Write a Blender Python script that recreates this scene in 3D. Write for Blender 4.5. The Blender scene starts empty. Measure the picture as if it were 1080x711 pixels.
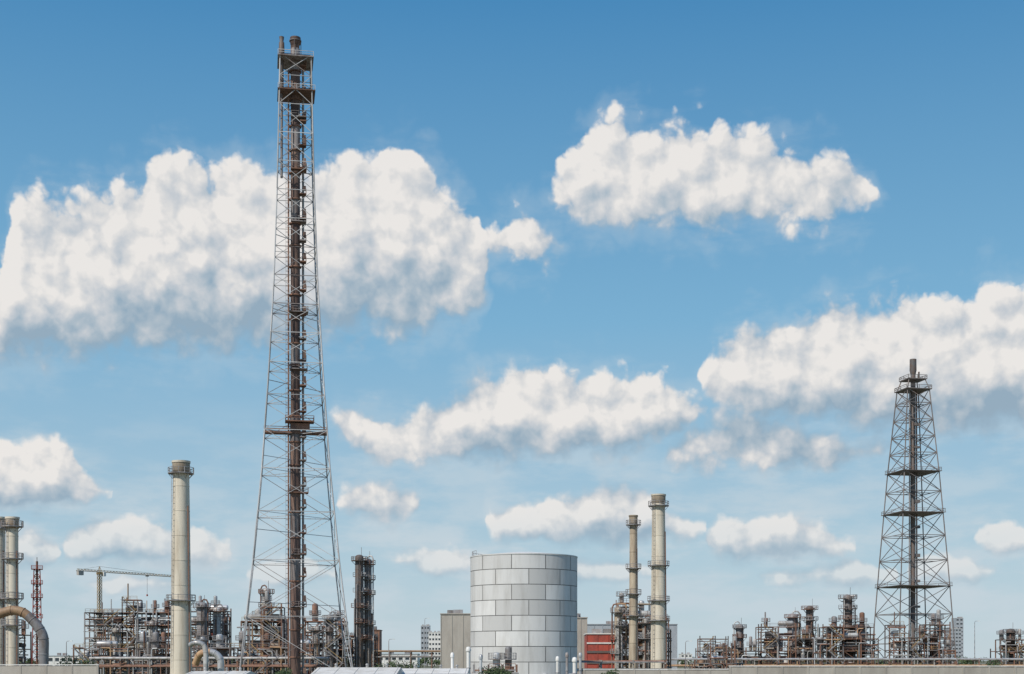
import bpy, math, random
from mathutils import Vector, Matrix
R = random.Random(7)
scene = bpy.context.scene
F = 1500.0; CX = 540.0; HZ = 697.0; EYE = 5.0
def WX(b, D): return (b-CX)/F*D            # survey bearing -> metres east
def WZ(h, D): return EYE+(HZ-h)/F*D        # survey elevation -> metres up
def S(D): return D/F

# ---------------------------------------------------------------- materials
MATS = {}
def mat(name, c1, c2=None, rough=0.6, metal=0.0, scale=0.6, streak=4.0, lo=0.4, hi=0.65, var=0.35, bump=0.0):
    m = bpy.data.materials.new(name); m.use_nodes = True
    nt = m.node_tree; n = nt.nodes; l = nt.links
    b = n['Principled BSDF']
    b.inputs['Roughness'].default_value = rough; b.inputs['Metallic'].default_value = metal
    tc = n.new('ShaderNodeTexCoord'); mp = n.new('ShaderNodeMapping')
    mp.inputs['Scale'].default_value = (scale*streak, scale*streak, scale)
    l.new(tc.outputs['Object'], mp.inputs['Vector'])
    no = n.new('ShaderNodeTexNoise'); no.inputs['Scale'].default_value = 1.0
    no.inputs['Detail'].default_value = 5; no.inputs['Roughness'].default_value = 0.65
    l.new(mp.outputs[0], no.inputs['Vector'])
    mr = n.new('ShaderNodeMapRange'); mr.inputs['From Min'].default_value = lo; mr.inputs['From Max'].default_value = hi
    l.new(no.outputs['Fac'], mr.inputs['Value'])
    mx = n.new('ShaderNodeMix'); mx.data_type = 'RGBA'
    c2 = c2 or tuple(x*0.6 for x in c1)
    mx.inputs['A'].default_value = (*c1, 1); mx.inputs['B'].default_value = (*c2, 1)
    l.new(mr.outputs[0], mx.inputs['Factor'])
    at = n.new('ShaderNodeAttribute'); at.attribute_name = 'var'
    m2 = n.new('ShaderNodeMapRange'); m2.inputs['To Min'].default_value = 1-var; m2.inputs['To Max'].default_value = 1+var*0.5
    l.new(at.outputs['Fac'], m2.inputs['Value'])
    vm = n.new('ShaderNodeVectorMath'); vm.operation = 'SCALE'
    l.new(mx.outputs['Result'], vm.inputs[0]); l.new(m2.outputs[0], vm.inputs['Scale'])
    l.new(vm.outputs[0], b.inputs['Base Color'])
    if bump:
        bp = n.new('ShaderNodeBump'); bp.inputs['Strength'].default_value = bump; bp.inputs['Distance'].default_value = 0.1
        l.new(no.outputs['Fac'], bp.inputs['Height']); l.new(bp.outputs[0], b.inputs['Normal'])
    MATS[name] = m
mat('galv', (0.54,0.54,0.54), (0.38,0.34,0.31), 0.6, 0.0, 0.3, 1.5, 0.5, 0.75)
mat('dark_steel', (0.15,0.145,0.145), (0.18,0.12,0.09), 0.6, 0.0, 0.5, 1.5)
mat('derrick_steel', (0.20,0.19,0.19), (0.20,0.155,0.13), 0.6, 0.0, 0.5, 1.5)
mat('grey_steel', (0.33,0.33,0.34), (0.21,0.17,0.15), 0.55, 0.0, 0.4, 2)
mat('rust', (0.28,0.15,0.10), (0.15,0.085,0.065), 0.8, 0, 0.25, 4)
mat('riser', (0.13,0.08,0.065), (0.30,0.19,0.14), 0.7, 0.0, 0.12, 5, 0.48, 0.68)
mat('riser_grey', (0.29,0.26,0.25), (0.15,0.10,0.085), 0.6, 0.0, 0.15, 5, 0.45, 0.65)
mat('silver', (0.62,0.63,0.64), (0.40,0.38,0.36), 0.4, 0.3, 0.3, 3)
mat('lagging', (0.50,0.50,0.49), (0.30,0.27,0.24), 0.5, 0.1, 0.3, 3)
mat('cream', (0.66,0.60,0.49), (0.42,0.35,0.26), 0.75, 0, 0.07, 9, 0.48, 0.78, 0.16)
mat('cream_band', (0.46,0.39,0.29), (0.28,0.21,0.15), 0.8, 0, 0.1, 8)
mat('tan', (0.46,0.30,0.17), (0.30,0.18,0.11), 0.6, 0, 0.3, 3)
mat('redpaint', (0.42,0.075,0.05), (0.26,0.06,0.045), 0.6, 0, 0.3, 2)
mat('yellow', (0.42,0.29,0.12), (0.25,0.17,0.09), 0.6, 0, 0.3, 2)
mat('concrete', (0.40,0.38,0.35), (0.28,0.26,0.23), 0.85, 0, 0.15, 3, 0.4, 0.7, 0.2)
mat('beige_clad', (0.44,0.41,0.36), (0.35,0.32,0.28), 0.7, 0, 0.15, 3, 0.4, 0.7, 0.15)
mat('grey_clad', (0.38,0.41,0.44), (0.31,0.34,0.37), 0.6, 0, 0.15, 3, 0.4, 0.7, 0.2)
mat('white', (0.76,0.75,0.72), (0.56,0.54,0.50), 0.6, 0, 0.2, 3, 0.5, 0.75, 0.12)
mat('roof_white', (0.70,0.68,0.64), (0.50,0.46,0.40), 0.8, 0, 0.5, 1, 0.45, 0.75, 0.08)
mat('tank_panel', (0.66,0.66,0.65), (0.50,0.49,0.47), 0.85, 0.0, 0.10, 6, 0.46, 0.8, 0.20)
mat('tank_seam', (0.12,0.12,0.12), (0.22,0.21,0.20), 0.8, 0.0, 0.3, 3)
mat('glass', (0.04,0.05,0.06), (0.06,0.07,0.08), 0.15, 0, 0.3, 1)
mat('foliage', (0.05,0.09,0.03), (0.10,0.13,0.05), 0.8, 0, 0.3, 1, 0.4, 0.6, 0.5)
mat('bark', (0.10,0.07,0.05), None, 0.9)
mat('asphalt', (0.05,0.05,0.05), (0.07,0.068,0.065), 0.9, 0, 0.5, 1)

# ground
gm = bpy.data.materials.new('ground_soil'); gm.use_nodes = True
n = gm.node_tree.nodes; l = gm.node_tree.links
tc = n.new('ShaderNodeTexCoord'); a = n.new('ShaderNodeTexNoise'); a.inputs['Scale'].default_value = 0.012; a.inputs['Detail'].default_value = 9
l.new(tc.outputs['Object'], a.inputs['Vector'])
cr = n.new('ShaderNodeValToRGB'); e = cr.color_ramp.elements
e[0].position = 0.40; e[0].color = (0.07,0.09,0.035,1); e[1].position = 0.60; e[1].color = (0.24,0.21,0.17,1)
e2 = e.new(0.5); e2.color = (0.13,0.13,0.07,1)
l.new(a.outputs['Fac'], cr.inputs[0]); l.new(cr.outputs[0], n['Principled BSDF'].inputs['Base Color'])
n['Principled BSDF'].inputs['Roughness'].default_value = 0.95
MATS['ground'] = gm

# ---------------------------------------------------------------- mesh builder
class B:
    def __init__(s): s.V=[]; s.F=[]; s.M=[]; s.S=[]; s.T=[]; s.names=[]
    def add(s, vs, fs, m, smooth=False, var=None):
        o = len(s.V); s.V += [tuple(v) for v in vs]
        if m not in s.names: s.names.append(m)
        mi = s.names.index(m); var = R.random() if var is None else var
        for f in fs:
            s.F.append([i+o for i in f]); s.M.append(mi); s.S.append(smooth); s.T.append(var)
    def box(s, c, d, m, rot=0.0, var=None):
        x,y,z = d[0]/2,d[1]/2,d[2]/2; cs,sn = math.cos(rot),math.sin(rot)
        vs=[]
        for sx,sy,sz in ((-1,-1,-1),(1,-1,-1),(1,1,-1),(-1,1,-1),(-1,-1,1),(1,-1,1),(1,1,1),(-1,1,1)):
            a,b = sx*x, sy*y
            vs.append((c[0]+a*cs-b*sn, c[1]+a*sn+b*cs, c[2]+sz*z))
        s.add(vs, [(0,3,2,1),(4,5,6,7),(0,1,5,4),(1,2,6,5),(2,3,7,6),(3,0,4,7)], m, False, var)
    def tube(s, pts, rad, m, n=12, smooth=True, var=None, caps=True, phase=0.0):
        pts=[Vector(p) for p in pts]
        if not isinstance(rad,(list,tuple)): rad=[rad]*len(pts)
        k=len(pts); vs=[]; fs=[]
        t=(pts[1]-pts[0]).normalized()
        up=Vector((0,0,1)) if abs(t.z)<0.95 else Vector((1,0,0))
        u=(up-t*up.dot(t)).normalized()
        rings=[]
        for i in range(k):
            a=pts[max(i-1,0)]; b=pts[min(i+1,k-1)]
            if (b-a).length>1e-9: t=(b-a).normalized()
            u=(u-t*u.dot(t)).normalized(); v=t.cross(u)
            r=max(rad[i],1e-4)
            ring=[pts[i]+(u*math.cos(phase+2*math.pi*j/n)+v*math.sin(phase+2*math.pi*j/n))*r for j in range(n)]
            rings.append(ring); vs+=ring
        for i in range(k-1):
            for j in range(n):
                j2=(j+1)%n
                fs.append((i*n+j,i*n+j2,(i+1)*n+j2,(i+1)*n+j))
        var = R.random() if var is None else var
        s.add(vs,fs,m,smooth,var)
        if caps:
            if rad[0]>0.01: s.add(rings[0],[tuple(reversed(range(n)))],m,False,var)
            if rad[-1]>0.01: s.add(rings[-1],[tuple(range(n))],m,False,var)
    def beam(s,p,q,w,m,var=None):
        s.tube([p,q],w*0.7071,m,4,False,var,True,math.pi/4)
    def vessel(s,p,q,r,m,n=16,h=None):
        p=Vector(p); q=Vector(q); t=(q-p).normalized(); h=h or r*0.6; pts=[];rad=[]
        for i in range(5):
            a=math.pi/2*i/4; pts.append(p-t*(h*math.cos(a))); rad.append(r*math.sin(a))
        for i in range(5):
            a=math.pi/2*(1-i/4); pts.append(q+t*(h*math.cos(a))); rad.append(r*math.sin(a))
        s.tube(pts,rad,m,n)
    def rail(s,pts,h,m,w=0.08,closed=False):
        seq=list(pts)+([pts[0]] if closed else [])
        for i in range(len(seq)-1):
            a=Vector(seq[i]); b=Vector(seq[i+1])
            s.beam(a+Vector((0,0,h)),b+Vector((0,0,h)),w,m)
            s.beam(a+Vector((0,0,h*0.5)),b+Vector((0,0,h*0.5)),w*0.7,m)
            s.beam(a,a+Vector((0,0,h)),w,m)
        if not closed: s.beam(seq[-1],Vector(seq[-1])+Vector((0,0,h)),w,m)
    def deck(s,c,sx,sy,m,rot=0.0,rm=None,w=0.09,t=0.2):
        s.box(c,(sx,sy,t),m,rot)
        cs,sn=math.cos(rot),math.sin(rot); P=[]
        for a,b in ((-1,-1),(0,-1),(1,-1),(1,0),(1,1),(0,1),(-1,1),(-1,0)):
            x,y=a*sx/2*0.98,b*sy/2*0.98; P.append((c[0]+x*cs-y*sn,c[1]+x*sn+y*cs,c[2]+t/2))
        s.rail(P,1.15,rm or m,w,True)
    def ringdeck(s,c,r0,r1,a0,a1,m,w=0.08):
        k=max(3,int((a1-a0)/0.45)); 
        for i in range(k):
            A=a0+(a1-a0)*i/k; Bn=a0+(a1-a0)*(i+1)/k; vs=[]
            for z in (0,0.18):
                for rr,an in ((r0,A),(r1,A),(r1,Bn),(r0,Bn)):
                    vs.append((c[0]+rr*math.cos(an),c[1]+rr*math.sin(an),c[2]+z))
            s.add(vs,[(0,3,2,1),(4,5,6,7),(0,1,5,4),(1,2,6,5),(2,3,7,6),(3,0,4,7)],m)
        s.rail([(c[0]+r1*0.98*math.cos(a0+(a1-a0)*i/k),c[1]+r1*0.98*math.sin(a0+(a1-a0)*i/k),c[2]+0.18) for i in range(k+1)],1.1,m,w)
    def ladder(s,x,y,z0,z1,ang,m,w=0.09,cage=True):
        ux,uy=-math.sin(ang)*0.3,math.cos(ang)*0.3
        s.beam((x+ux,y+uy,z0),(x+ux,y+uy,z1),w,m); s.beam((x-ux,y-uy,z0),(x-ux,y-uy,z1),w,m)
        z=z0+0.5
        ox,oy=math.cos(ang)*0.8,math.sin(ang)*0.8
        while z<z1:
            s.beam((x+ux,y+uy,z),(x-ux,y-uy,z),0.05,m)
            if cage:
                p=[(x+ux*1.3,y+uy*1.3,z),(x+ux*1.3+ox,y+uy*1.3+oy,z),(x-ux*1.3+ox,y-uy*1.3+oy,z),(x-ux*1.3,y-uy*1.3,z)]
                for i in range(3): s.beam(p[i],p[i+1],0.06,m)
            z+=1.2
        if cage: s.beam((x+ox,y+oy,z0+2),(x+ox,y+oy,z1),0.06,m)
    def build(s,name,loc=(0,0,0),rot=0.0):
        me=bpy.data.meshes.new(name); me.from_pydata(s.V,[],s.F)
        for nm in s.names: me.materials.append(MATS[nm])
        me.polygons.foreach_set('material_index',s.M); me.polygons.foreach_set('use_smooth',s.S)
        at=me.attributes.new('var','FLOAT','FACE'); at.data.foreach_set('value',s.T)
        me.update()
        o=bpy.data.objects.new(name,me); o.location=loc; o.rotation_euler=(0,0,rot)
        scene.collection.objects.link(o); return o

# ---------------------------------------------------------------- generic lattice
def interp(prof,z):
    for i in range(len(prof)-1):
        if z<=prof[i+1][0]:
            a,b=prof[i],prof[i+1]; t=(z-a[0])/(b[0]-a[0]); return a[1]+(b[1]-a[1])*t
    return prof[-1][1]
def lattice(b,prof,levels,m,leg=0.35,mem=0.2,x=True,mats=None):
    corner=[(-1,-1),(1,-1),(1,1),(-1,1)]
    for i,z in enumerate(levels):
        h=interp(prof,z)
        P=[Vector((cx*h,cy*h,z)) for cx,cy in corner]
        mm=lambda: (R.choice(mats) if mats else m)
        for k in range(4): b.beam(P[k],P[(k+1)%4],mem,mm())
        if i<len(levels)-1:
            z2=levels[i+1]; h2=interp(prof,z2)
            Q=[Vector((cx*h2,cy*h2,z2)) for cx,cy in corner]
            for k in range(4):
                b.tube([P[k],Q[k]],leg/2,m,6)
                k2=(k+1)%4
                b.beam(P[k],Q[k2],mem*0.85,mm()); b.beam(P[k2],Q[k],mem*0.85,mm())

# ================================================================ main flare tower
def main_flare():
    D=350; s=S(D); b=B(); Zt=lambda y: WZ(y,D)
    k=1/1.16
    prof=[(0,67.5*s*k),(Zt(600),51.5*s*k),(Zt(500),40.5*s*k),(Zt(400),32.5*s*k),(Zt(300),26*s*k),(Zt(200),22*s*k),(Zt(62),18.5*s*k)]
    lv=[0]; z=0
    while True:
        h=interp(prof,z); st=max(h*1.15,7.0); z+=st
        if z>Zt(76): break
        lv.append(z)
    lv.append(Zt(64))
    lattice(b,prof,lv,'galv',0.32,0.15,True,['galv','galv','galv','galv','riser_grey'])
    for i in range(len(lv)-1):
        z=lv[i]; h=interp(prof,z)
        if z<Zt(300):
            b.beam((-h,-h,z),(h,h,z),0.12,'galv'); b.beam((-h,h,z),(h,-h,z),0.12,'galv')
        else:
            b.beam((-h,0,z),(h,0,z),0.14,'galv')
    # riser
    ztop=Zt(52)
    zs=[0]; z=0
    while z<ztop-6: z+=R.uniform(5,7); zs.append(z)
    zs.append(ztop)
    for i in range(len(zs)-1):
        b.tube([(0,0,zs[i]),(0,0,zs[i+1])],1.3 if zs[i]<Zt(450) else 1.15,'riser' if R.random()<.75 else 'riser_grey',18)
        b.tube([(0,0,zs[i]-.15),(0,0,zs[i]+.15)],1.5,'rust',18)
        zz=zs[i]+1.2; pm=R.choice(['rust','rust','riser_grey'])
        b.box((1.85,-0.4,zz),(1.6,2.2,0.25),pm)
        b.rail([(2.6,-1.5,zz),(2.6,0.7,zz)],1.1,pm,0.12)
        b.box((2.2,-0.9,zz+1.4),(0.7,0.7,R.uniform(1.0,2.2)),'riser')
        b.beam((1.0,0,zz-1.5),(2.5,0,zz),0.15,'rust')
        h=interp(prof,zz)
        if i%3==0:
            b.beam((-h,-h,zz),(0,0,zz),0.14,'galv'); b.beam((h,h,zz),(0,0,zz),0.14,'galv')
    b.tube([(0,0,ztop),(0,0,ztop+1.0),(0,0,ztop+1.2),(0,0,Zt(40))],[1.0,1.0,1.25,1.3],'riser',18)
    b.tube([(0,0,Zt(44)),(0,0,Zt(43))],1.5,'dark_steel',18)
    for a in range(3): 
        an=a*2.1+.3; b.beam((1.5*math.cos(an),1.5*math.sin(an),ztop-3),(1.4*math.cos(an),1.4*math.sin(an),Zt(41)),0.16,'dark_steel')
    x2=-3.35; b.tube([(x2,-1,Zt(190)),(x2*.99,-1,Zt(66))],0.3,'riser_grey',10)
    b.tube([(x2,-1,Zt(98)),(x2,-1,Zt(66)),(x2,-1,Zt(64)),(x2,-1,Zt(48)),(x2,-1,Zt(47)),(x2,-1,Zt(42))],[.5,.5,.75,.65,.45,.6],'dark_steel',12)
    b.tube([(1.9,0.7,0),(1.9,0.7,Zt(70))],0.28,'lagging',10)
    b.tube([(-1.7,-0.9,0),(-1.7,-0.9,Zt(75))],0.18,'rust',8)
    b.ladder(-1.5,0.4,2,Zt(66),math.pi,'riser_grey',0.1)
    h=interp(prof,Zt(66))
    b.deck((0,0,Zt(66)),2*h+1.2,2*h+1.2,'riser_grey',0,'galv',0.1,0.2)
    b.deck((0.2,0,Zt(101)),2*h+1.6,2*h+1.2,'rust',0,'galv',0.1,0.2)
    h=interp(prof,Zt(455))
    b.deck((0,0,Zt(457)),2*h+0.6,3.2,'rust',0,'rust',0.14,0.4)
    b.deck((1.0,-1.5,Zt(446)),7,4,'rust',0,'rust',0.12,0.25)
    b.box((1.2,-1.4,Zt(451)),(4.5,2.0,1.4),'rust')
    for y in (125,180,235,330,390,520,585,640):
        b.deck((0.8,-0.3,Zt(y)),R.uniform(3.6,4.8),3.2,R.choice(['rust','riser_grey']),0,'riser_grey',0.1,0.2)
    for cx in(-1,1):
        for cy in(-1,1):
            h0=interp(prof,0); b.box((cx*h0,cy*h0,0.4),(2,2,0.9),'concrete')
    b.build('flare_stack_tower',(WX(311.5,D),D,0),math.radians(10))
main_flare()

def second_flare():
    D=500; s=S(D); b=B(); Zt=lambda y: WZ(y,D); k=1/1.2; m='derrick_steel'
    prof=[(0,39.5*s*k),(Zt(600),31.5*s*k),(Zt(500),23.5*s*k),(Zt(410),14.5*s*k)]
    lv=[0]; z=0
    while z<Zt(430): z+=max(interp(prof,z)*1.0,5.8); lv.append(z)
    lv=[q for q in lv if q<Zt(420)]+[Zt(412)]
    lattice(b,prof,lv,m,0.44,0.22,True)
    for i,z in enumerate(lv):
        h=interp(prof,z)
        b.beam((-h,0,z),(h,0,z),0.2,m); b.beam((0,-h,z),(0,h,z),0.2,m)
        if i in(3,6,8): b.deck((0,0,z),2*h+1.5,2*h+1.5,m,0,m,0.12,0.2)
    b.tube([(0,0,0),(0,0,Zt(395))],0.85,'dark_steel',14)
    b.tube([(0,0,Zt(395)),(0,0,Zt(391)),(0,0,Zt(379))],[0.9,1.2,1.15],'dark_steel',14)
    b.tube([(2,1,0),(1.8,1,Zt(412))],0.26,'rust',8); b.tube([(-2,-1,0),(-1.8,-1,Zt(412))],0.22,'grey_steel',8)
    b.ladder(-1.1,0,2,Zt(412),math.pi,m,0.12,False)
    h=interp(prof,Zt(412))
    b.deck((0,0,Zt(412)),2*h+1.4,2*h+1.4,m,0,m,0.16,0.3)
    b.deck((0,0,Zt(401)),2*h-1,2*h-1,m,0,m,0.16,0.3)
    for cx in(-1,1):
        for cy in(-1,1):
            b.beam((cx*h,cy*h,Zt(412)),(cx*(h-1.2),cy*(h-1.2),Zt(400)),0.3,m)
    b.tube([(2.2,0,Zt(401)),(2.2,0,Zt(392))],0.3,'dark_steel',8)
    for z in (8,16,24,33,42,52,61,70,80,88): b.box((0.9,-0.8,z),(2.2,1.4,R.uniform(.5,1.4)),m)
    b.build('flare_stack_tower',(WX(963,D),D,0),math.radians(11))
second_flare()

# ================================================================ storage tank
def tank():
    D=300; b=B(); r=11.2; Ht=WZ(587.5,D)
    b.tube([(0,0,0),(0,0,Ht-0.1)],r,'tank_seam',96,True)
    rows=8; rh=(Ht)/ (rows+0.5); 
    for j in range(rows+1):
        top=Ht-j*rh; bot=max(0,top-rh)
        nP=10; off=(j%2)*0.5+0.13
        for i in range(nP):
            a0=2*math.pi*(i+off)/nP+0.007; a1=2*math.pi*(i+1+off)/nP-0.007; ns=10; vs=[];fs=[]
            rr=r+0.05+R.uniform(0,0.02)
            for q in range(ns+1):
                an=a0+(a1-a0)*q/ns
                vs+= [(rr*math.cos(an),rr*math.sin(an),bot+0.075),(rr*math.cos(an),rr*math.sin(an),top-0.075)]
            for q in range(ns): fs.append((2*q,2*q+2,2*q+3,2*q+1))
            b.add(vs,fs,'tank_panel',True)
    b.tube([(0,0,Ht-0.25),(0,0,Ht-0.02)],r+0.14,'tank_panel',96)
    b.tube([(0,0,Ht-0.05),(0,0,Ht+0.5),(0,0,Ht+0.9),(0,0,Ht+1.0)],[r-0.3,r*0.6,r*0.25,0.05],'tank_panel',64)
    k=10
    b.rail([((r-.3)*math.cos(2.4+i*.13),(r-.3)*math.sin(2.4+i*.13),Ht) for i in range(k)],1.0,'grey_steel',0.07)
    steps=60
    for i in range(steps):
        an=0.4+i*2.2/steps; z=Ht*i/steps
        b.box(((r+.6)*math.cos(an),(r+.6)*math.sin(an),z+.2),(0.9,0.5,0.08),'grey_steel',an)
    b.tube([(0,0,0),(0,0,0.5)],r+0.8,'concrete',64)
    for an in(-2.2,-1.2,-0.6):
        b.tube([(r*math.cos(an),r*math.sin(an),2),((r+1.6)*math.cos(an),(r+1.6)*math.sin(an),2)],0.4,'silver')
    b.build('storage_tank',(WX(552.5,D),D,0))
tank()

# ================================================================ chimneys
def chimney(name,px,ytop,D,wt,wb,body='cream',decks=(),lad=-1.2,collar=True,pipes=True):
    b=B(); s=S(D); H=WZ(ytop,D); r0=wb*s/2; r1=wt*s/2
    n=9; 
    for i in range(n):
        a=i/n; c=(i+1)/n
        b.tube([(0,0,H*a),(0,0,H*c)],[r0+(r1-r0)*a,r0+(r1-r0)*c],body,28,True,R.uniform(.6,1),caps=(i==n-1))
        if i: b.tube([(0,0,H*a-.06),(0,0,H*a+.06)],r0+(r1-r0)*a+0.04,body,28,True,0.3)
    if collar:
        b.tube([(0,0,H-2.4),(0,0,H-2.2),(0,0,H-0.2),(0,0,H)],[r1+.02,r1+.18,r1+.18,r1+.1],'cream_band',28)
        b.tube([(0,0,H-0.3),(0,0,H+0.12)],[r1+.3,r1+.3],body,28)
        b.tube([(0,0,H+0.125),(0,0,H+0.13)],[r1*.8,r1*.8],'dark_steel',28)
    for y in decks:
        z=WZ(y,D); rr=r0+(r1-r0)*z/H
        b.ringdeck((0,0,z),rr+.02,rr+1.05,0,2*math.pi*0.98,'grey_steel',0.1)
        for i in range(8):
            an=i*math.pi/4; b.beam(((rr)*math.cos(an),rr*math.sin(an),z-1.0),((rr+.95)*math.cos(an),(rr+.95)*math.sin(an),z),0.1,'grey_steel')
    b.ladder((r0+r1)/2*math.cos(lad)*1.12,(r0+r1)/2*math.sin(lad)*1.12,2,H-1,lad,'grey_steel',0.07,False)
    if pipes:
        b.tube([(r0*math.cos(-.5)*1.1,r0*math.sin(-.5)*1.1,0),(r1*math.cos(-.5)*1.15,r1*math.sin(-.5)*1.15,H*.8)],0.12,'rust',8)
    b.tube([(0,0,0),(0,0,1.2)],r0*1.35,'concrete',24)
    b.build(name,(WX(px,D),D,0))
chimney('industrial_chimney',191,487,300,16.5,23,'cream',(500,634),-2.3)
chimney('industrial_chimney',694.5,522,380,13.5,17,'cream',(534,597,634,655),-2.3)
chimney('industrial_chimney',668,544,380,7.5,10,'cream_band',(554,600,627,650),-0.9)
chimney('industrial_chimney',13,546,300,12,13,'cream',(556,590,632,660),-2.2)
chimney('industrial_chimney',-1,546,310,12,13,'cream',(558,632,),-0.9)

# ================================================================ process columns
PIPE=['lagging','silver','rust','grey_steel','tan','lagging','rust']
def column(px,ytop,D,w,body='grey_steel',nd=4,name='distillation_column',seed=None,loop=True,steps=0):
    b=B(); s=S(D); H=WZ(ytop,D); r=w*s/2
    zt=H-r*0.6
    if steps:
        zz=H*0.55; b.vessel((0,0,2),(0,0,zz),r,body,20); b.tube([(0,0,zz),(0,0,zz+r)],[r*.97,r*.7],body,20); b.vessel((0,0,zz),(0,0,zt),r*.72,body,20); 
    else: b.vessel((0,0,2),(0,0,zt),r,body,20)
    b.tube([(0,0,0),(0,0,2.5)],r*1.05,'concrete',16)
    z=6
    while z<zt:
        b.tube([(0,0,z),(0,0,z+.2)],r+.06,body,20); z+=R.uniform(3,5)
    for i in range(nd):
        z=H*(0.22+0.76*(i+1)/nd)-1.2; a0=R.uniform(0,6.28)
        span=R.uniform(3.2,6.2) if i<nd-1 else 6.1
        b.ringdeck((0,0,z),r*.9,r+1.2,a0,a0+span,R.choice(['grey_steel','rust','dark_steel']),0.11)
        for q in range(4):
            an=a0+span*q/4; b.beam((r*math.cos(an),r*math.sin(an),z-1.1),((r+1.1)*math.cos(an),(r+1.1)*math.sin(an),z),0.12,'dark_steel')
        an=a0+1; b.tube([(0,0,z+.9),((r+.7)*math.cos(an),(r+.7)*math.sin(an),z+.9)],0.3,'lagging',8)
    for q in range(3):
        an=R.uniform(-3.1,0); z1=H*R.uniform(.5,.95); rr=r+.45
        P=[(0.8*r*math.cos(an),0.8*r*math.sin(an),z1+.3),(rr*math.cos(an)*.9,rr*math.sin(an)*.9,z1+.2),(rr*math.cos(an),rr*math.sin(an),z1-.4),(rr*math.cos(an),rr*math.sin(an),1)]
        b.tube(P,R.uniform(.12,.28),R.choice(PIPE),8)
    if loop:
        an=R.choice([0.1,3.0,-0.4]); rr=r+.7; c,sn=math.cos(an),math.sin(an)
        P=[(0,0,zt),(0,0,H+.3),(rr*.3*c,rr*.3*sn,H+.8),(rr*.75*c,rr*.75*sn,H+.6),(rr*c,rr*sn,H-.3),(rr*c,rr*sn,1)]
        b.tube(P,max(.22,r*.16),R.choice(['lagging','rust','grey_steel']),10)
    b.ladder((r+.1)*math.cos(-1.3),(r+.1)*math.sin(-1.3),2,H-1,-1.3,'dark_steel',0.1)
    b.beam((r*.5,0,H-.4),(r*.5,0,H+2.2),0.1,'dark_steel')
    b.build(name,(WX(px,D),D,0),R.uniform(-.4,.4))

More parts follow.
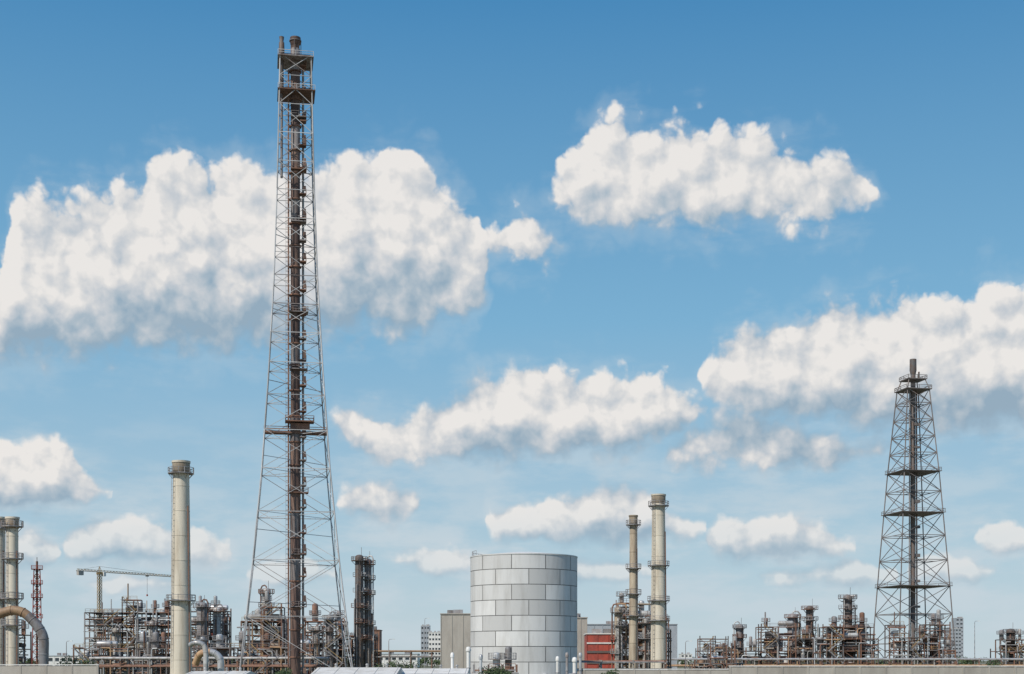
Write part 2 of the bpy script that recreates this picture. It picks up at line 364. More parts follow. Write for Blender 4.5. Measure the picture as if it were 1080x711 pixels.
def unit(px0,px1,D,y_hi,y_lo,seed,name='process_unit',depth=2,steel=('grey_steel','rust','dark_steel'),dens=1.0,bay=5.5,lev=4.2):
    global R
    save=R; R=random.Random(seed); b=B()
    X0,X1=WX(px0,D),WX(px1,D); nb=max(1,round((X1-X0)/bay)); bw=(X1-X0)/nb
    hh=[[max(lev,round(R.uniform(WZ(y_lo,D),WZ(y_hi,D))/lev)*lev) for j in range(depth)] for i in range(nb)]
    hh[R.randrange(nb)][0]=max(lev,round(WZ(y_hi,D)/lev)*lev)
    x=lambda i:(i-nb/2)*bw
    y=lambda j:(j-depth/2)*bay
    for i in range(nb+1):
        for j in range(depth+1):
            h=max([hh[a][c] for a in(i-1,i) for c in(j-1,j) if 0<=a<nb and 0<=c<depth])
            b.beam((x(i),y(j),0),(x(i),y(j),h+(1.1 if R.random()<.5 else 0)),0.34,R.choice(steel))
    for i in range(nb):
        for j in range(depth):
            st=R.choice(steel); nl=int(hh[i][j]/lev)
            for k in range(1,nl+1):
                z=k*lev
                for p,q in(((x(i),y(j)),(x(i+1),y(j))),((x(i),y(j+1)),(x(i+1),y(j+1))),((x(i),y(j)),(x(i),y(j+1))),((x(i+1),y(j)),(x(i+1),y(j+1)))):
                    b.beam((*p,z+R.uniform(-.02,.02)),(*q,z+R.uniform(-.02,.02)),0.28,st)
                if R.random()<.65: b.box(((x(i)+x(i+1))/2,(y(j)+y(j+1))/2,z+.12),(bw-.3,bay-.3,0.1),st)
                if R.random()<.7: b.rail([(x(i)+.2,y(j),z+.15),((x(i)+x(i+1))/2,y(j)+.01,z+.15),(x(i+1)-.2,y(j),z+.15)],1.1,R.choice(['yellow','rust','grey_steel','dark_steel']),0.1)
                if R.random()<.4: b.beam((x(i),y(j),z-lev),(x(i+1),y(j),z),0.18,st)
                if R.random()<.25: b.beam((x(i+1),y(j),z-lev),(x(i),y(j),z),0.18,st)
                t=R.random()*1.0/dens
                xm=(x(i)+x(i+1))/2; ym=(y(j)+y(j+1))/2; zz=z-lev+.3
                if t<.25:
                    rr=R.uniform(.5,1.1); b.vessel((x(i)+.9,ym,zz+rr+.3),(x(i+1)-.9,ym,zz+rr+.3),rr,R.choice(['lagging','silver','beige_clad','grey_steel','rust']),14)
                    b.box((xm-1,ym,zz+.2),(.3,rr*1.6,.8),'concrete'); b.box((xm+1,ym,zz+.2),(.3,rr*1.6,.8),'concrete')
                elif t<.45:
                    rr=R.uniform(.5,1.2); b.vessel((xm,ym,zz+.6),(xm,ym,zz+lev*R.uniform(.6,1.2)),rr,R.choice(['lagging','silver','grey_steel','tan','white']),14)
                elif t<.6:
                    b.box((xm,ym,zz+1.2),(R.uniform(1.2,bw*.8),R.uniform(1.2,3),R.uniform(1,2.4)),R.choice(['grey_clad','rust','beige_clad','redpaint','dark_steel']))
                for _ in range(R.randrange(1,4)):
                    yy=y(j)+R.uniform(-.5,bay*.4); zp=zz+R.uniform(.5,lev-.5)
                    b.tube([(x(i)-.4,yy,zp),(x(i+1)+.4,yy,zp)],R.uniform(.08,.24),R.choice(PIPE),8)
            for _ in range(3):
                xp=R.uniform(x(i),x(i+1)); yp=y(j)-R.uniform(.2,.6); zt=hh[i][j]*R.uniform(.4,1.05); xe=xp+R.uniform(-3,3)
                b.tube([(xp,yp,0),(xp,yp,zt-.5),(xp+(.3 if xe>xp else -.3),yp,zt),(xe,yp,zt+.02)],R.uniform(.1,.26),R.choice(PIPE),8)
            t=R.random(); h=hh[i][j]; xm=R.uniform(x(i)+1,x(i+1)-1); ym=(y(j)+y(j+1))/2
            if t<.35:
                rr=R.uniform(.5,1.0); b.vessel((xm,ym,h+.5),(xm,ym,h+R.uniform(2.5,5)),rr,R.choice(['lagging','silver','grey_steel','rust']),14)
                b.ringdeck((xm,ym,h+2),rr,rr+.9,0,6,'grey_steel')
            elif t<.6: b.tube([(xm,ym,h),(xm,ym,h+R.uniform(3,7))],R.uniform(.12,.3),R.choice(PIPE),8)
            elif t<.75:
                b.vessel((x(i)+.8,ym,h+1.3),(x(i+1)-.8,ym,h+1.3),.9,R.choice(['lagging','silver']),14)
    i=R.randrange(nb); z=0; d=1; nl=int(hh[i][0]/lev)
    for k in range(nl):
        xa,xb=(x(i)+.5,x(i+1)-.5) if d>0 else (x(i+1)-.5,x(i)+.5)
        for o in(-.4,.4): b.beam((xa,y(0)-1.2+o,k*lev),(xb,y(0)-1.2+o,(k+1)*lev),0.2,'grey_steel'); b.beam((xa,y(0)-1.2+o,k*lev+1),(xb,y(0)-1.2+o,(k+1)*lev+1),0.09,'yellow')
        b.box((xb,y(0)-1.2,(k+1)*lev),(1.2,1.2,.1),'grey_steel'); d=-d
    b.build(name,((X0+X1)/2,D,0)); R=save

# left
unit(-25,26,420,655,675,11,dens=1.2,steel=('rust','rust','redpaint','tan'))
unit(97,136,480,641,652,12,'steel_frame_structure',3,('dark_steel','grey_steel'),.7)
unit(136,184,480,640,655,13,'steel_frame_structure',3,('dark_steel','grey_steel','rust'),.8)
unit(196,240,460,640,668,14,steel=('grey_steel','rust'))
column(213,635,450,11,'grey_steel',4); column(229,640,455,9,'lagging',4); column(237,650,470,6,'rust',3)
column(160,655,470,7,'lagging',3); column(122,662,440,7,'beige_clad',3)
unit(84,200,400,682,694,15,dens=1.4)
unit(258,300,430,640,668,16,steel=('grey_steel','rust','rust'),dens=1.3)
column(281,620,440,9,'lagging',5); column(296,652,430,8,'rust',3)
unit(322,366,430,652,672,17,steel=('rust','rust','grey_steel'),dens=1.3)
column(348,648,425,8,'grey_steel',4); column(334,660,425,7,'lagging',3); column(360,655,440,6,'rust',3)
column(379,585,430,9,'dark_steel',6,steps=0,loop=False); column(388,589,432,8,'grey_steel',6)
unit(370,396,440,672,685,18,steel=('rust','dark_steel'))
unit(205,330,380,684,694,19,dens=1.4)
unit(650,705,400,642,672,20,dens=1.3,steel=('rust','grey_steel','cream_band'))
column(652,640,390,8,'cream_band',4); column(681,652,395,8,'lagging',3)
unit(736,800,500,680,690,22,steel=('dark_steel','rust'),dens=1.2)
column(780,658,510,8,'grey_steel',4); column(762,682,500,9,'rust',2); 
unit(800,872,500,664,684,23,steel=('dark_steel','grey_steel','rust'),dens=1.3)
column(836,647,510,11,'grey_steel',5); column(854,638,505,11,'dark_steel',5,steps=1,loop=False); column(815,668,500,9,'lagging',3)
unit(868,922,500,658,680,24,steel=('dark_steel','rust'),dens=1.3)
column(894,626,505,13,'dark_steel',6,steps=1,loop=False); column(908,658,510,9,'grey_steel',3); column(876,660,500,8,'lagging',3)
unit(938,1002,470,664,684,25,steel=('dark_steel','rust','rust'),dens=1.3)
column(985,668,480,8,'rust',3)
unit(1050,1100,520,676,688,26,steel=('dark_steel','rust'))
column(1066,663,520,9,'dark_steel',4,loop=False)
unit(730,780,420,692,697,27,dens=1.3)

# ================================================================ pipe rack
def rack(px0,px1,D,h,seed):
    r=random.Random(seed); b=B(); X0,X1=WX(px0,D),WX(px1,D); L=X1-X0; n=max(2,int(L/7))
    for i in range(n+1):
        x=-L/2+L*i/n
        for yy in(-3,3): b.beam((x,yy,0),(x,yy,h+.8),.35,'concrete' if r.random()<.5 else 'rust')
        for z in(h,h-2): b.beam((x,-3.4,z),(x,3.4,z),.3,'grey_steel')
    for z in(h,h-2):
        y=-3
        while y<3:
            rr=r.choice([.12,.2,.28,.35]); b.tube([(-L/2-.5,y,z+.16+rr),(L/2+.5,y,z+.16+rr)],rr,r.choice(PIPE),10); y+=rr*2+.3
    b.build('pipe_rack',((X0+X1)/2,D,0))
rack(100,345,360,5.2,1); rack(345,500,520,8,2); rack(700,1100,450,5.0,3); rack(600,700,330,4.4,4)

# ================================================================ big ducts
def arc(P,k=8):
    out=[]; P=[Vector(p) for p in P]; P=[P[0]]+P+[P[-1]]
    for i in range(1,len(P)-2):
        for t in range(k):
            t/=k; a,b,c,d=P[i-1],P[i],P[i+1],P[i+2]
            out.append(0.5*((2*b)+(c-a)*t+(2*a-5*b+4*c-d)*t*t+(3*b-a-3*c+d)*t**3))
    out.append(P[-2]); return out
def duct(name,px,D,pts,rpx,m1,m2,split):
    s=S(D); b=B(); P=arc([((x-px)*s,dy,WZ(y,D)) for x,y,dy in pts]); k=int(len(P)*split)
    b.tube(P[:k+1],rpx*s,m1,20,caps=True); b.tube(P[k:],rpx*s*1.03,m2,20)
    for i in range(0,len(P)-1,8):
        t=(P[i+1]-P[i]).normalized(); b.tube([P[i]-t*.06,P[i]+t*.06],rpx*s*1.12,m1 if i<k else m2,20)
    q=P[-1]; b.tube([q,(q.x,q.y,0)],rpx*s*1.03,m2,20)
    b.build(name,(WX(px,D),D,0))
duct('gas_duct',30,290,[(-2,648,0),(12,644,0),(24,646,0),(34,654,0),(42,664,0),(46,674,0),(46,690,0),(46,700,0)],5,'tan','grey_steel',.36)
duct('gas_duct',225,290,[(204,700,2),(209,691,1),(217,688,0),(226,689,0),(232,695,0),(233,704,0)],3.6,'tan','silver',.5)
duct('gas_duct',214,285,[(200,680,1),(206,678,0),(214,680,0),(217,688,0),(217,700,0)],2.6,'silver','lagging',.5)

# ================================================================ mast, crane
def mast():
    D=520; b=B(); H=WZ(592,D); s=S(D)
    prof=[(0,5.0*s),(H*.8,3.6*s),(H,2.6*s)]; lv=[H*.93*i/14 for i in range(15)]
    lattice(b,prof,lv,'redpaint',.3,.2,True,['redpaint','redpaint','rust','rust'])
    for z in(H*.5,H*.68,H*.8,H*.93): b.deck((0,0,z),4.0,4.0,'redpaint',0,'redpaint',.12)
    b.tube([(0,0,0),(0,0,H)],.4,'rust',10); b.tube([(0,0,H),(0,0,H+1.5)],.12,'dark_steel',6)
    b.build('flare_mast',(WX(39,D),D,0),.3)
mast()
def crane():
    D=700; s=S(D); b=B(); H=WZ(606,D); w=.8
    lattice(b,[(0,w),(H,w)],[H*i/28 for i in range(29)],'yellow',.26,.17)
    b.box((0,0,H+.5),(2.2,2.2,1),'yellow'); b.box((1.9,-1,H+.2),(1.4,1.4,2.0),'white')
    top=H+4
    for a,c in((-1,-1),(1,-1),(1,1),(-1,1)): b.beam((a*.8,c*.8,H+1),(0,0,top),.22,'yellow')
    def jib(L):
        sg=1 if L>0 else -1; n=int(abs(L)/2)
        for i in range(n):
            x0=sg*i*2; x1=sg*(i+1)*2
            for yy in(-.6,.6): b.beam((x0,yy,H+1.2),(x1,yy,H+1.2),.18,'yellow'); b.beam((x0,yy,H+1.2),((x0+x1)/2,0,H+2.1),.12,'yellow'); b.beam((x1,yy,H+1.2),((x0+x1)/2,0,H+2.1),.12,'yellow')
            b.beam((x0,0,H+2.1),(x1,0,H+2.1),.16,'yellow')
        b.beam((0,0,top),(L*.7,0,H+2.2),.1,'dark_steel')
    jib(52); jib(-14)
    b.box((-12,0,H+.2),(3,1.6,2.2),'concrete')
    b.box((31,0,H+.8),(1.2,1.2,.5),'dark_steel'); b.beam((31,0,H+.6),(31,0,H-9),.1,'dark_steel'); b.box((31,0,H-9),(.6,.6,.9),'redpaint')
    b.build('tower_crane',(WX(105,D),D,0),1.0)
crane()

# ================================================================ buildings
def building(name,px0,px1,ytop,D,dep,m,rows=3,trim='white',stripe=None,win=True,rot=0):
    b=B(); X0,X1=WX(px0,D),WX(px1,D); W=X1-X0; H=WZ(ytop,D)
    b.box((0,0,H/2),(W,dep,H),m,0,.8)
    b.box((0,0,H+.15),(W+.5,dep+.5,.3),trim)
    n=max(2,int(W/3)); 
    for i in range(n+1):
        x=-W/2+W*i/n; b.box((x,-dep/2-.06,H/2),(.22,.12,H-.02),m,0,.5)
    if win:
        for k in range(rows):
            z=H*(k+.55)/rows
            for i in range(n):
                x=-W/2+W*(i+.5)/n
                b.box((x,-dep/2-.02,z),(W/n*.6,.08,H/rows*.4),'glass'); b.box((x,-dep/2-.05,z-H/rows*.2-.06),(W/n*.66,.16,.12),trim)
    if stripe: 
        for z,h,mm in stripe: b.box((0,-dep/2-.1,z*H),(W+.1,.25,h*H),mm)
    for _ in range(3):
        x=R.uniform(-W*.4,W*.4); b.box((x,R.uniform(-dep*.3,dep*.3),H+.9),(R.uniform(1,3),R.uniform(1,2.5),1.4),'grey_steel')
    b.box((W*.2,-dep/2-.03,1.1),(1.2,.1,2.2),'dark_steel')
    b.build(name,((X0+X1)/2,D+dep/2,0),rot)
building('industrial_building',465,500,648,420,18,'beige_clad',2,'beige_clad',None,False)
building('industrial_building',606,619,652,420,14,'beige_clad',2,'beige_clad',None,False)
building('industrial_building',618,714,659,520,16,'grey_clad',3,'grey_clad',None,False)
building('red_industrial_building',619,653,669,400,14,'redpaint',2,'white',[(.80,.035,'white'),(.60,.05,'dark_steel'),(.36,.05,'dark_steel')],False)
building('red_industrial_building',386,400,665,520,10,'rust',3,'rust')
building('office_tower',1001,1014,663,1500,18,'grey_clad',10,'white')
building('office_tower',1008,1016,652,1600,16,'grey_clad',12,'white')
building('apartment_building',444,453,660,1500,16,'grey_clad',8,'white')
building('apartment_building',452,465,667,1450,16,'white',7,'white')
building('apartment_building',718,730,690,1300,16,'white',3,'white')
building('industrial_building',398,440,690,700,20,'white',2,'grey_clad')
building('industrial_building',50,84,692,700,20,'white',2,'grey_clad')

def shed(px0,px1,D,ridge,eave,dep):
    b=B(); X0,X1=WX(px0,D),WX(px1,D); W=X1-X0
    b.box((0,0,eave/2-.02),(W,dep,eave-.04),'white')
    vs=[(-W/2-.4,-dep/2-.4,eave),(W/2+.4,-dep/2-.4,eave),(W/2+.4,0,ridge),(-W/2-.4,0,ridge),(W/2+.4,dep/2+.4,eave),(-W/2-.4,dep/2+.4,eave)]
    b.add(vs,[(0,1,2,3),(3,2,4,5),(0,3,5),(1,4,2)],'roof_white')
    n=int(W/2.5)
    for i in range(n+1):
        x=-W/2+W*i/n; b.beam((x,-dep/2-.4,eave+.03),(x,0,ridge+.03),.07,'roof_white',0.0)
    for i in range(4):
        x=-W*.38+W*.25*i; b.box((x,-dep/2-.02,eave*.5),(1.6,.08,1.2),'glass')
    for q in(-.3,.1,.35): b.tube([(W*q,0,ridge-.1),(W*q,0,ridge+.4),(W*q,0,ridge+.42),(W*q,0,ridge+.6)],[.2,.2,.32,.05],'silver')
    b.build('warehouse_shed',((X0+X1)/2,D,0))
shed(338,420,215,4.0,3.0,16); shed(424,492,225,3.8,3.0,16); shed(205,262,235,3.3,2.7,12)

def wall(px0,px1,D,h,m='concrete'):
    b=B(); X0,X1=WX(px0,D),WX(px1,D); W=X1-X0; n=int(W/4)
    for i in range(n):
        x=-W/2+W*(i+.5)/n; b.box((x,0,h/2),(W/n-.3,.2,h),m)
    for i in range(n+1): b.box((-W/2+W*i/n,0,h/2+.05),(.32,.34,h+.1),m)
    b.box((0,0,h+.17),(W+.4,.42,.14),'white')
    b.build('perimeter_wall',((X0+X1)/2,D,0))
wall(-60,103,225,4.2,'beige_clad'); wall(770,1180,225,4.0,'beige_clad'); 
wall(616,775,260,3.3,'beige_clad')

def vent(px,ytop,D,w,m='white'):
    b=B(); s=S(D); H=WZ(ytop,D); r=w*s/2
    b.tube([(0,0,0),(0,0,H-.8)],r,m,14); b.tube([(0,0,H-.8),(0,0,H-.5),(0,0,H-.1),(0,0,H)],[r*1.4,r*1.4,r*1.0,.02],m,14)
    b.tube([(0,0,H*.5),(0,0,H*.5+.15)],r*1.3,'grey_steel',14); b.tube([(0,0,0),(0,0,.3)],r*1.8,'concrete',12)
    b.build('vent_pipe',(WX(px,D),D,0))
for p in((477,688,230,3),(494,682,240,4),(507,690,235,3,'silver'),(588,692,240,3),(598,688,245,3,'grey_steel'),(606,693,240,4),(612,688,250,3,'silver')): vent(*p)
unit(500,545,270,703,707,31,dens=1.4,bay=3,lev=1.6,depth=1,name='pump_station')

def lamp(px,ytop,D):
    b=B(); H=WZ(ytop,D)
    b.tube([(0,0,0),(0,0,H-.6),(.2,0,H-.1),(1.2,0,H)],[.14,.09,.07,.06],'grey_steel',8); b.tube([(0,0,0),(0,0,.5)],.22,'concrete',8)
    b.box((1.5,0,H-.03),(.9,.3,.14),'white'); b.build('street_lamp',(WX(px,D),D,0),R.uniform(-.5,.5))
for p in((1028,655,520),(448,652,600),(723,676,420),(70,676,400),(410,674,430)): lamp(*p)

# ================================================================ vegetation
def leafclump(b,c,rx,rz,n,r,sz):
    for _ in range(n):
        while True:
            q=Vector((r.uniform(-1,1),r.uniform(-1,1),r.uniform(-1,1)))
            if q.length<1: break
        p=Vector((c[0]+q.x*rx,c[1]+q.y*rx,c[2]+q.z*rz))
        u=Vector((r.gauss(0,1),r.gauss(0,1),r.gauss(0,1))).normalized(); v=u.orthogonal().normalized(); a=sz*r.uniform(.5,1.2)
        b.add([p-u*a,p-v*a*.6,p+u*a,p+v*a*.6],[(0,1,2,3)],'foliage',False,r.random())
def trees():
    r=random.Random(5); b=B()
    for i in range(260):
        D=r.uniform(1000,1500); x=WX(r.uniform(-40,1120),D); h=r.uniform(5,9.5)
        b.tube([(x,D,0),(x+r.uniform(-.4,.4),D,h*.6)],[.35,.15],'bark',5)
        for k in range(4):
            leafclump(b,(x+r.uniform(-3.5,3.5),D+r.uniform(-3,3),h*r.uniform(.45,.8)),r.uniform(2,3.6),r.uniform(1.4,2.4),34,r,.8)
    b.build('distant_tree_line')
trees()
def bush(px,D,h,w):
    r=random.Random(int(px)); b=B()
    for k in range(5):
        a=r.uniform(0,6.28); e=(math.cos(a)*w*.4,math.sin(a)*w*.4,h*r.uniform(.5,.85)); b.tube([(0,0,0),(e[0]*.4,e[1]*.4,h*.4),e],[.14,.09,.03],'bark',5)
        leafclump(b,e,w*.42,h*.28,150,r,.2)
    leafclump(b,(0,0,h*.6),w*.5,h*.38,200,r,.2)
    b.build('shrub_tree',(WX(px,D),D,0))
for p in((521,235,3.9,3.2),(533,240,3.6,2.4),(300,240,3.7,3),(88,300,5.2,4),(76,310,5.6,4.5),(410,300,4.6,4),(430,310,5,5),(640,240,3.4,3),(1045,300,5.0,3)): bush(*p)

# ================================================================ ground
me=bpy.data.meshes.new('ground'); G=30000
me.from_pydata([(-G,-2000,0),(G,-2000,0),(G,G,0),(-G,G,0)],[],[(0,1,2,3)]); me.materials.append(gm)
scene.collection.objects.link(bpy.data.objects.new('ground',me))
b=B(); b.box((0,0,.0),(900,9,.024),'asphalt')
for i in range(-60,60): b.box((i*7,0,.018),(3,.15,.004),'white')
for sd in(-1,1): b.box((0,sd*4.7,.06),(900,.3,.14),'concrete')
b.build('road',(0,205,.0))

# ================================================================ sky
SUN_EL=math.radians(46); SUN_ROT=math.radians(220)
w=bpy.data.worlds.new('World'); scene.world=w; w.use_nodes=True
w.cycles.sampling_method='NONE'
nt=w.node_tree; nt.nodes.clear()
def node(tree,t,**kw):
    x=tree.nodes.new(t)
    for k,v in kw.items(): setattr(x,k,v)
    return x
def setin(tree,x,i,v):
    if hasattr(v,'is_output') : tree.links.new(v,x.inputs[i])
    else: x.inputs[i].default_value=v
def M(tree,op,a,b=None,c=None,clamp=False):
    x=node(tree,'ShaderNodeMath',operation=op); x.use_clamp=clamp
    for i,v in enumerate((a,b,c)):
        if v is not None: setin(tree,x,i,v)
    return x.outputs[0]
def VM(tree,op,a,b=None,c=None):
    x=node(tree,'ShaderNodeVectorMath',operation=op)
    for i,v in enumerate((a,b,c)):
        if v is not None: setin(tree,x,i,v)
    return x
def SM(tree,v,a,b_,lo=0.0,hi=1.0,smooth=True):
    x=node(tree,'ShaderNodeMapRange'); 
    if smooth: x.interpolation_type='SMOOTHSTEP'
    for i,q in enumerate((v,a,b_,lo,hi)): setin(tree,x,i,q)
    return x.outputs[0]
# cumulus outlines: (bearing, top, base)
cA=[(-90,290,398),(-10,285,396),(2,262,396),(8,222,395),(20,200,394),(40,190,393),(70,197,392),(100,194,391),(125,184,390),(150,186,389),(158,162,388),(180,156,387),(205,160,385),(230,166,384),(262,158,382),(285,166,379),(305,180,376),(330,174,374),(345,160,372),(370,150,370),(400,147,368),(430,149,365),(450,162,362),(465,183,358),(485,202,354),(502,222,344),(512,244,320),(518,262,290)]
cA2=[(498,244,262),(518,236,278),(538,224,284),(555,214,287),(575,218,286),(588,236,279),(597,254,264)]
cB=[(571,202,210),(583,186,230),(597,166,242),(610,138,245),(628,121,249),(650,118,251),(672,126,253),(690,129,254),(710,121,254),(735,124,254),(758,131,252),(785,128,250),(805,135,249),(820,149,248),(845,153,247),(870,149,246),(890,157,242),(908,173,234),(922,193,222),(929,204,208)]
cC=[(739,388,406),(749,364,428),(770,350,442),(790,335,452),(812,329,456),(832,332,458),(855,326,458),(875,308,458),(900,299,460),(925,307,462),(950,302,464),(980,305,466),(1005,300,468),(1025,291,470),(1050,289,470),(1080,300,470),(1160,310,470)]
cD=[(348,433,444),(356,422,464),(370,417,475),(386,424,489),(400,428,493),(430,428,494),(450,422,494),(470,413,494),(486,397,494),(510,387,494),(530,388,494),(548,384,494),(570,385,493),(590,378,492),(615,386,491),(645,389,489),(672,387,487),(695,392,481),(710,402,473),(730,412,464),(746,428,446)]
cE=[(697,476,492),(706,458,498),(715,444,500),(730,435,501),(760,428,502),(790,418,501),(806,428,501),(825,436,502),(845,436,503),(870,445,502),(900,452,499),(928,456,492),(943,464,475)]
cF=[(354,526,541),(363,512,554),(380,503,558),(402,502,558),(422,509,555),(437,516,550),(444,529,537)]
cG=[(510,538,558),(518,528,570),(548,523,576),(566,527,578),(580,519,580),(600,518,582),(620,508,583),(650,503,583),(678,508,582),(692,520,579),(704,532,577),(724,534,575),(748,548,564)]
cH=[(-90,442,547),(0,451,547),(30,452,547),(60,454,545),(77,468,540),(88,492,534),(118,508,528)]
cI=[(64,566,586),(76,550,598),(110,541,602),(140,541,602),(160,546,602),(178,552,602),(192,556,602),(215,558,606),(248,574,594)]
cJ=[(742,556,580),(757,543,596),(790,543,600),(815,538,601),(842,540,601),(864,553,599),(903,570,586)]
cK=[(1026,562,577),(1039,549,587),(1062,545,590),(1085,549,590),(1110,560,584)]
f1_=[(412,586,596),(445,574,610),(490,572,612),(524,586,602)]
f3_=[(795,602,614),(850,588,624),(900,584,626),(948,600,614)]
f4_=[(955,598,610),(985,585,618),(1020,583,620),(1052,594,610)]
layers=[[cA,cC],[cA2,cE,cH],[cB,cF],[cD,cI,cK],[cG,f3_,f4_,[(0,575,598),(25,552,608),(45,554,608),(62,572,594)],[(255,600,614),(300,588,624),(358,594,616)]],
 [f1_,cJ,[(552,590,606),(590,582,618),(640,582,620),(690,590,610)],[(86,612,622),(140,600,630),(194,606,626)]]]
U0,U1=-5.8,5.8; NU=250
def ang(px,py):
    az=math.atan((px-CX)/F); el=math.atan((HZ-py)/F*math.cos(az)); return az*15,el*15
g=bpy.data.node_groups.new('cloud_body','ShaderNodeTree')
g.interface.new_socket('P',in_out='INPUT',socket_type='NodeSocketVector'); g.interface.new_socket('f',in_out='OUTPUT',socket_type='NodeSocketFloat')
gi=node(g,'NodeGroupInput'); go=node(g,'NodeGroupOutput'); acc=None
gs=node(g,'ShaderNodeSeparateXYZ'); g.links.new(gi.outputs[0],gs.inputs[0])
t_=SM(g,gs.outputs[0],U0,U1,0,1,False)
comb=node(g,'ShaderNodeCombineXYZ')
g.links.new(t_,comb.inputs[0]); g.links.new(t_,comb.inputs[1])
for L_ in layers:
    cl=[[(ang(x,(a+c)/2)[0],ang(x,a)[1],ang(x,c)[1]) for x,a,c in k] for k in L_]
    cen=[];hal=[]
    for i in range(NU+1):
        u=U0+(U1-U0)*i/NU; hit=None
        for k in cl:
            if k[0][0]<=u<=k[-1][0]:
                for p,q in zip(k,k[1:]):
                    if p[0]<=u<=q[0]:
                        t=(u-p[0])/(q[0]-p[0]); hit=(p[1]+(q[1]-p[1])*t,p[2]+(q[2]-p[2])*t); break
                break
        if hit: c=(hit[0]+hit[1])/2; h=(hit[0]-hit[1])/2
        else:
            best=min(((abs(u-e[0]),e) for k in cl for e in (k[0],k[-1])),key=lambda z:z[0])
            c=(best[1][1]+best[1][2])/2; h=-best[0]*1.4-0.06
        cen.append(c); hal.append(max(h,-0.6))
    cv=node(g,'ShaderNodeRGBCurve')
    for ch,arr,f_ in((0,cen,lambda c:c/8),(1,hal,lambda h:(h+0.6)/2.4)):
        cur=cv.mapping.curves[ch]
        pts=[(i/NU,f_(arr[i])) for i in range(0,NU+1,1)]
        cur.points[0].location=pts[0]; cur.points[1].location=pts[-1]
        for p in pts[1:-1]: cur.points.new(*p)
        for p in cur.points: p.handle_type='VECTOR'
    cv.mapping.update()
    g.links.new(comb.outputs[0],cv.inputs['Color'])
    so=node(g,'ShaderNodeSeparateXYZ'); g.links.new(cv.outputs[0],so.inputs[0])
    dv=M(g,'ABSOLUTE',M(g,'MULTIPLY_ADD',so.outputs[0],-8.0,gs.outputs[1]))
    f=M(g,'SUBTRACT',M(g,'MULTIPLY_ADD',so.outputs[1],2.4,-0.6),dv)
    acc=f if acc is None else M(g,'SMOOTH_MAX',acc,f,0.04)
g.links.new(acc,go.inputs[0])
d=bpy.data.node_groups.new('cloud_density','ShaderNodeTree')
d.interface.new_socket('P',in_out='INPUT',socket_type='NodeSocketVector'); d.interface.new_socket('f',in_out='OUTPUT',socket_type='NodeSocketFloat'); d.interface.new_socket('n',in_out='OUTPUT',socket_type='NodeSocketFloat')
di=node(d,'NodeGroupInput'); do=node(d,'NodeGroupOutput')
sp=node(d,'ShaderNodeSeparateXYZ'); d.links.new(di.outputs[0],sp.inputs[0])
amp=SM(d,sp.outputs[1],0.8,3.6,0.40,1.0,False)
nz=node(d,'ShaderNodeTexNoise',noise_dimensions='2D'); nz.inputs['Scale'].default_value=3.2; nz.inputs['Detail'].default_value=3
d.links.new(di.outputs[0],nz.inputs['Vector'])
wv=VM(d,'SUBTRACT',nz.outputs['Color'],(0.5,0.5,0.5)).outputs[0]
ws=node(d,'ShaderNodeVectorMath',operation='SCALE'); d.links.new(wv,ws.inputs[0]); d.links.new(M(d,'MULTIPLY',amp,0.18),ws.inputs['Scale'])
pw=VM(d,'ADD',di.outputs[0],ws.outputs[0]).outputs[0]
gb=node(d,'ShaderNodeGroup'); gb.node_tree=g; d.links.new(pw,gb.inputs[0])
vo=node(d,'ShaderNodeTexVoronoi',voronoi_dimensions='2D',feature='F1'); vo.inputs['Scale'].default_value=2.6
vo.inputs['Detail'].default_value=2.4; vo.inputs['Roughness'].default_value=0.48; vo.inputs['Lacunarity'].default_value=2.2
d.links.new(pw,vo.inputs['Vector'])
fn=node(d,'ShaderNodeTexNoise',noise_dimensions='2D'); fn.inputs['Scale'].default_value=2.2; fn.inputs['Detail'].default_value=8; fn.inputs['Roughness'].default_value=0.6
d.links.new(di.outputs[0],fn.inputs['Vector'])
pf=M(d,'MULTIPLY',M(d,'SUBTRACT',0.55,vo.outputs['Distance']),0.27)
nf=M(d,'MULTIPLY',M(d,'SUBTRACT',fn.outputs['Fac'],0.48),0.30)
det=M(d,'ADD',pf,nf)
tot=M(d,'MULTIPLY',det,amp)
d.links.new(M(d,'ADD',gb.outputs[0],tot),do.inputs[0]); d.links.new(det,do.inputs[1])

tc=node(nt,'ShaderNodeTexCoord'); sx=node(nt,'ShaderNodeSeparateXYZ'); nt.links.new(tc.outputs['Generated'],sx.inputs[0])
az=M(nt,'ARCTAN2',sx.outputs[0],sx.outputs[1]); el=M(nt,'ARCSINE',sx.outputs[2])
U=M(nt,'MULTIPLY',az,15.0); Vv=M(nt,'MULTIPLY',el,15.0)
cb=node(nt,'ShaderNodeCombineXYZ'); nt.links.new(U,cb.inputs[0]); nt.links.new(Vv,cb.inputs[1]); P=cb.outputs[0]
def dens(p):
    x=node(nt,'ShaderNodeGroup'); x.node_tree=d; nt.links.new(p,x.inputs[0]); return x.outputs[0],x.outputs[1]
f0,n0=dens(P); f1,n1=dens(VM(nt,'ADD',P,(-0.10,0.14,0)).outputs[0])
ampm=SM(nt,Vv,0.8,3.8,0.22,1.0,False)
ov=node(nt,'ShaderNodeCombineXYZ'); nt.links.new(M(nt,'MULTIPLY',ampm,0.85),ov.inputs[1])
gb2=node(nt,'ShaderNodeGroup'); gb2.node_tree=g; nt.links.new(VM(nt,'ADD',P,ov.outputs[0]).outputs[0],gb2.inputs[0]); f2=gb2.outputs[0]
bn=node(nt,'ShaderNodeTexNoise',noise_dimensions='2D'); bn.inputs['Scale'].default_value=1.3; bn.inputs['Detail'].default_value=4; nt.links.new(P,bn.inputs['Vector'])
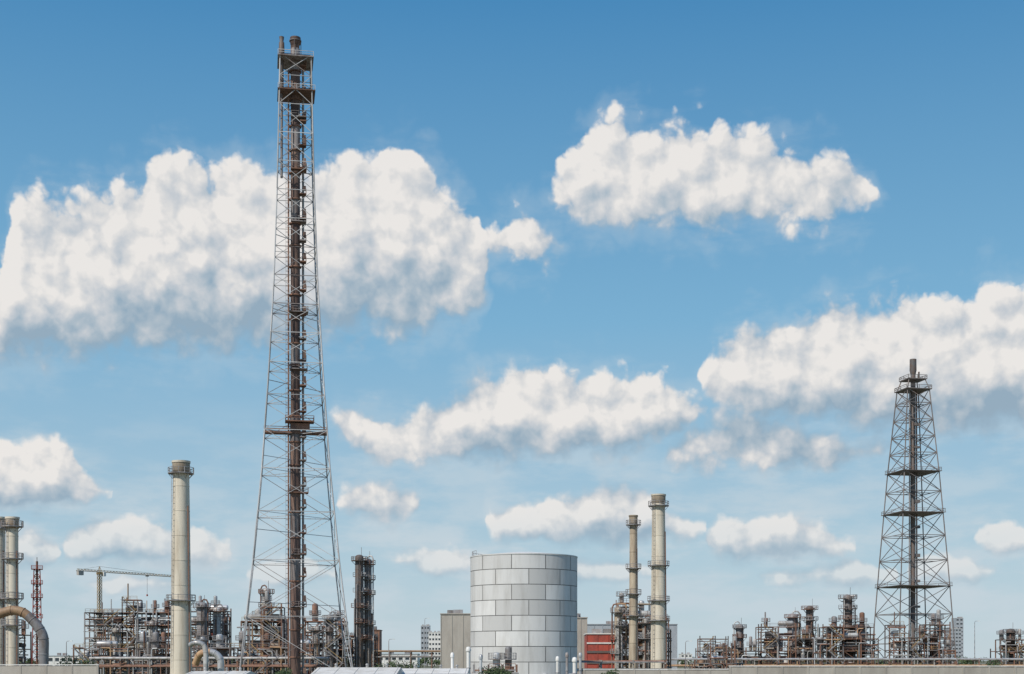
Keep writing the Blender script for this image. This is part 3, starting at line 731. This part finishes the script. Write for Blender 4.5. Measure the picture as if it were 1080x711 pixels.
bnv=M(nt,'MULTIPLY',M(nt,'SUBTRACT',bn.outputs['Fac'],0.5),1.9)
rel=M(nt,'ADD',M(nt,'DIVIDE',M(nt,'SUBTRACT',f2,f0),ampm),bnv)
deep=SM(nt,rel,-1.05,0.85)
soft=M(nt,'MULTIPLY',M(nt,'MULTIPLY_ADD',deep,0.26,0.10),M(nt,'MULTIPLY_ADD',ampm,0.7,0.3))
mask=SM(nt,f0,-0.03,soft)
haze=SM(nt,Vv,0.3,2.0,0.34,0.97)
mask=M(nt,'MULTIPLY',mask,haze)
hm=node(nt,'ShaderNodeMapping'); hm.inputs['Scale'].default_value=(0.6,1.9,1); nt.links.new(P,hm.inputs[0])
hn=node(nt,'ShaderNodeTexNoise',noise_dimensions='2D'); hn.inputs['Scale'].default_value=1.4; hn.inputs['Detail'].default_value=6; hn.inputs['Roughness'].default_value=0.58
nt.links.new(hm.outputs[0],hn.inputs['Vector'])
veil=M(nt,'MULTIPLY',SM(nt,hn.outputs['Fac'],0.36,0.68),SM(nt,Vv,3.0,0.9,0.0,0.72))
fringe=M(nt,'MULTIPLY',SM(nt,f0,-0.32,0.05,0.0,0.24),M(nt,'MULTIPLY',SM(nt,hn.outputs['Fac'],0.35,0.65),M(nt,'SUBTRACT',1.0,mask)))
# relief: how much the puffs face the sun, measured on the billow detail
relief=M(nt,'SUBTRACT',n0,n1)
edge=M(nt,'DIVIDE',M(nt,'SUBTRACT',f0,f1),ampm)
br=M(nt,'MULTIPLY_ADD',relief,1.25,0.86)
br=M(nt,'MULTIPLY_ADD',edge,0.55,br)
br=M(nt,'MULTIPLY_ADD',deep,-0.74,br,clamp=True)  # cloud light painted into the colour: grey undersides, brighter sun-facing puffs
cr=node(nt,'ShaderNodeValToRGB'); nt.links.new(br,cr.inputs[0]); e=cr.color_ramp.elements
e[0].position=0.0; e[0].color=(0.30,0.41,0.51,1); e[1].position=1.0; e[1].color=(0.84,0.81,0.78,1)
x=e.new(0.3); x.color=(0.42,0.50,0.57,1); x=e.new(0.6); x.color=(0.58,0.61,0.645,1); x=e.new(0.85); x.color=(0.74,0.73,0.72,1)
sky=node(nt,'ShaderNodeTexSky',sky_type='NISHITA'); sky.sun_disc=False; sky.sun_elevation=SUN_EL; sky.sun_rotation=SUN_ROT
sky.air_density=1.0; sky.dust_density=0.4; sky.ozone_density=2.0
bg=node(nt,'ShaderNodeBackground'); bg.inputs['Strength'].default_value=0.09; nt.links.new(sky.outputs[0],bg.inputs[0])
sr=node(nt,'ShaderNodeValToRGB'); nt.links.new(M(nt,'DIVIDE',Vv,10.0,clamp=True),sr.inputs[0]); e=sr.color_ramp.elements
e[0].position=0.0; e[0].color=(0.53,0.64,0.71,1); e[1].position=1.0; e[1].color=(0.03,0.16,0.40,1)
for p,c in((0.12,(0.41,0.58,0.69)),(0.35,(0.20,0.445,0.66)),(0.68,(0.050,0.24,0.50))): x=e.new(p); x.color=(*c,1)
bs=node(nt,'ShaderNodeBackground'); nt.links.new(sr.outputs[0],bs.inputs[0])
m0=node(nt,'ShaderNodeMixShader'); m0.inputs[0].default_value=0.88; nt.links.new(bg.outputs[0],m0.inputs[1]); nt.links.new(bs.outputs[0],m0.inputs[2])
bc=node(nt,'ShaderNodeBackground'); bc.inputs['Strength'].default_value=1.0; nt.links.new(cr.outputs[0],bc.inputs[0])
bv=node(nt,'ShaderNodeBackground'); bv.inputs['Strength'].default_value=1.0; bv.inputs[0].default_value=(0.56,0.65,0.71,1)
m1=node(nt,'ShaderNodeMixShader'); nt.links.new(M(nt,'ADD',veil,fringe,clamp=True),m1.inputs[0]); nt.links.new(m0.outputs[0],m1.inputs[1]); nt.links.new(bv.outputs[0],m1.inputs[2])
m2=node(nt,'ShaderNodeMixShader'); nt.links.new(mask,m2.inputs[0]); nt.links.new(m1.outputs[0],m2.inputs[1]); nt.links.new(bc.outputs[0],m2.inputs[2])
wo=node(nt,'ShaderNodeOutputWorld'); nt.links.new(m2.outputs[0],wo.inputs[0])

sd=Vector((math.sin(SUN_ROT)*math.cos(SUN_EL),math.cos(SUN_ROT)*math.cos(SUN_EL),math.sin(SUN_EL)))
L=bpy.data.lights.new('sun','SUN'); L.energy=3.8; L.angle=math.radians(.5); L.color=(1,.93,.83)
lo=bpy.data.objects.new('sun',L); lo.rotation_euler=sd.to_track_quat('Z','Y').to_euler(); lo.location=(0,0,200); scene.collection.objects.link(lo)

cam=bpy.data.cameras.new('camera'); cam.lens=50; cam.sensor_width=36; cam.clip_end=60000; cam.clip_start=1
cam.shift_y=(HZ-355.5)/1080
co=bpy.data.objects.new('camera',cam); co.location=(0,0,EYE); co.rotation_euler=(math.pi/2,0,0); scene.collection.objects.link(co)
scene.camera=co
scene.view_settings.view_transform='Standard'; scene.view_settings.look='None'; scene.view_settings.exposure=0
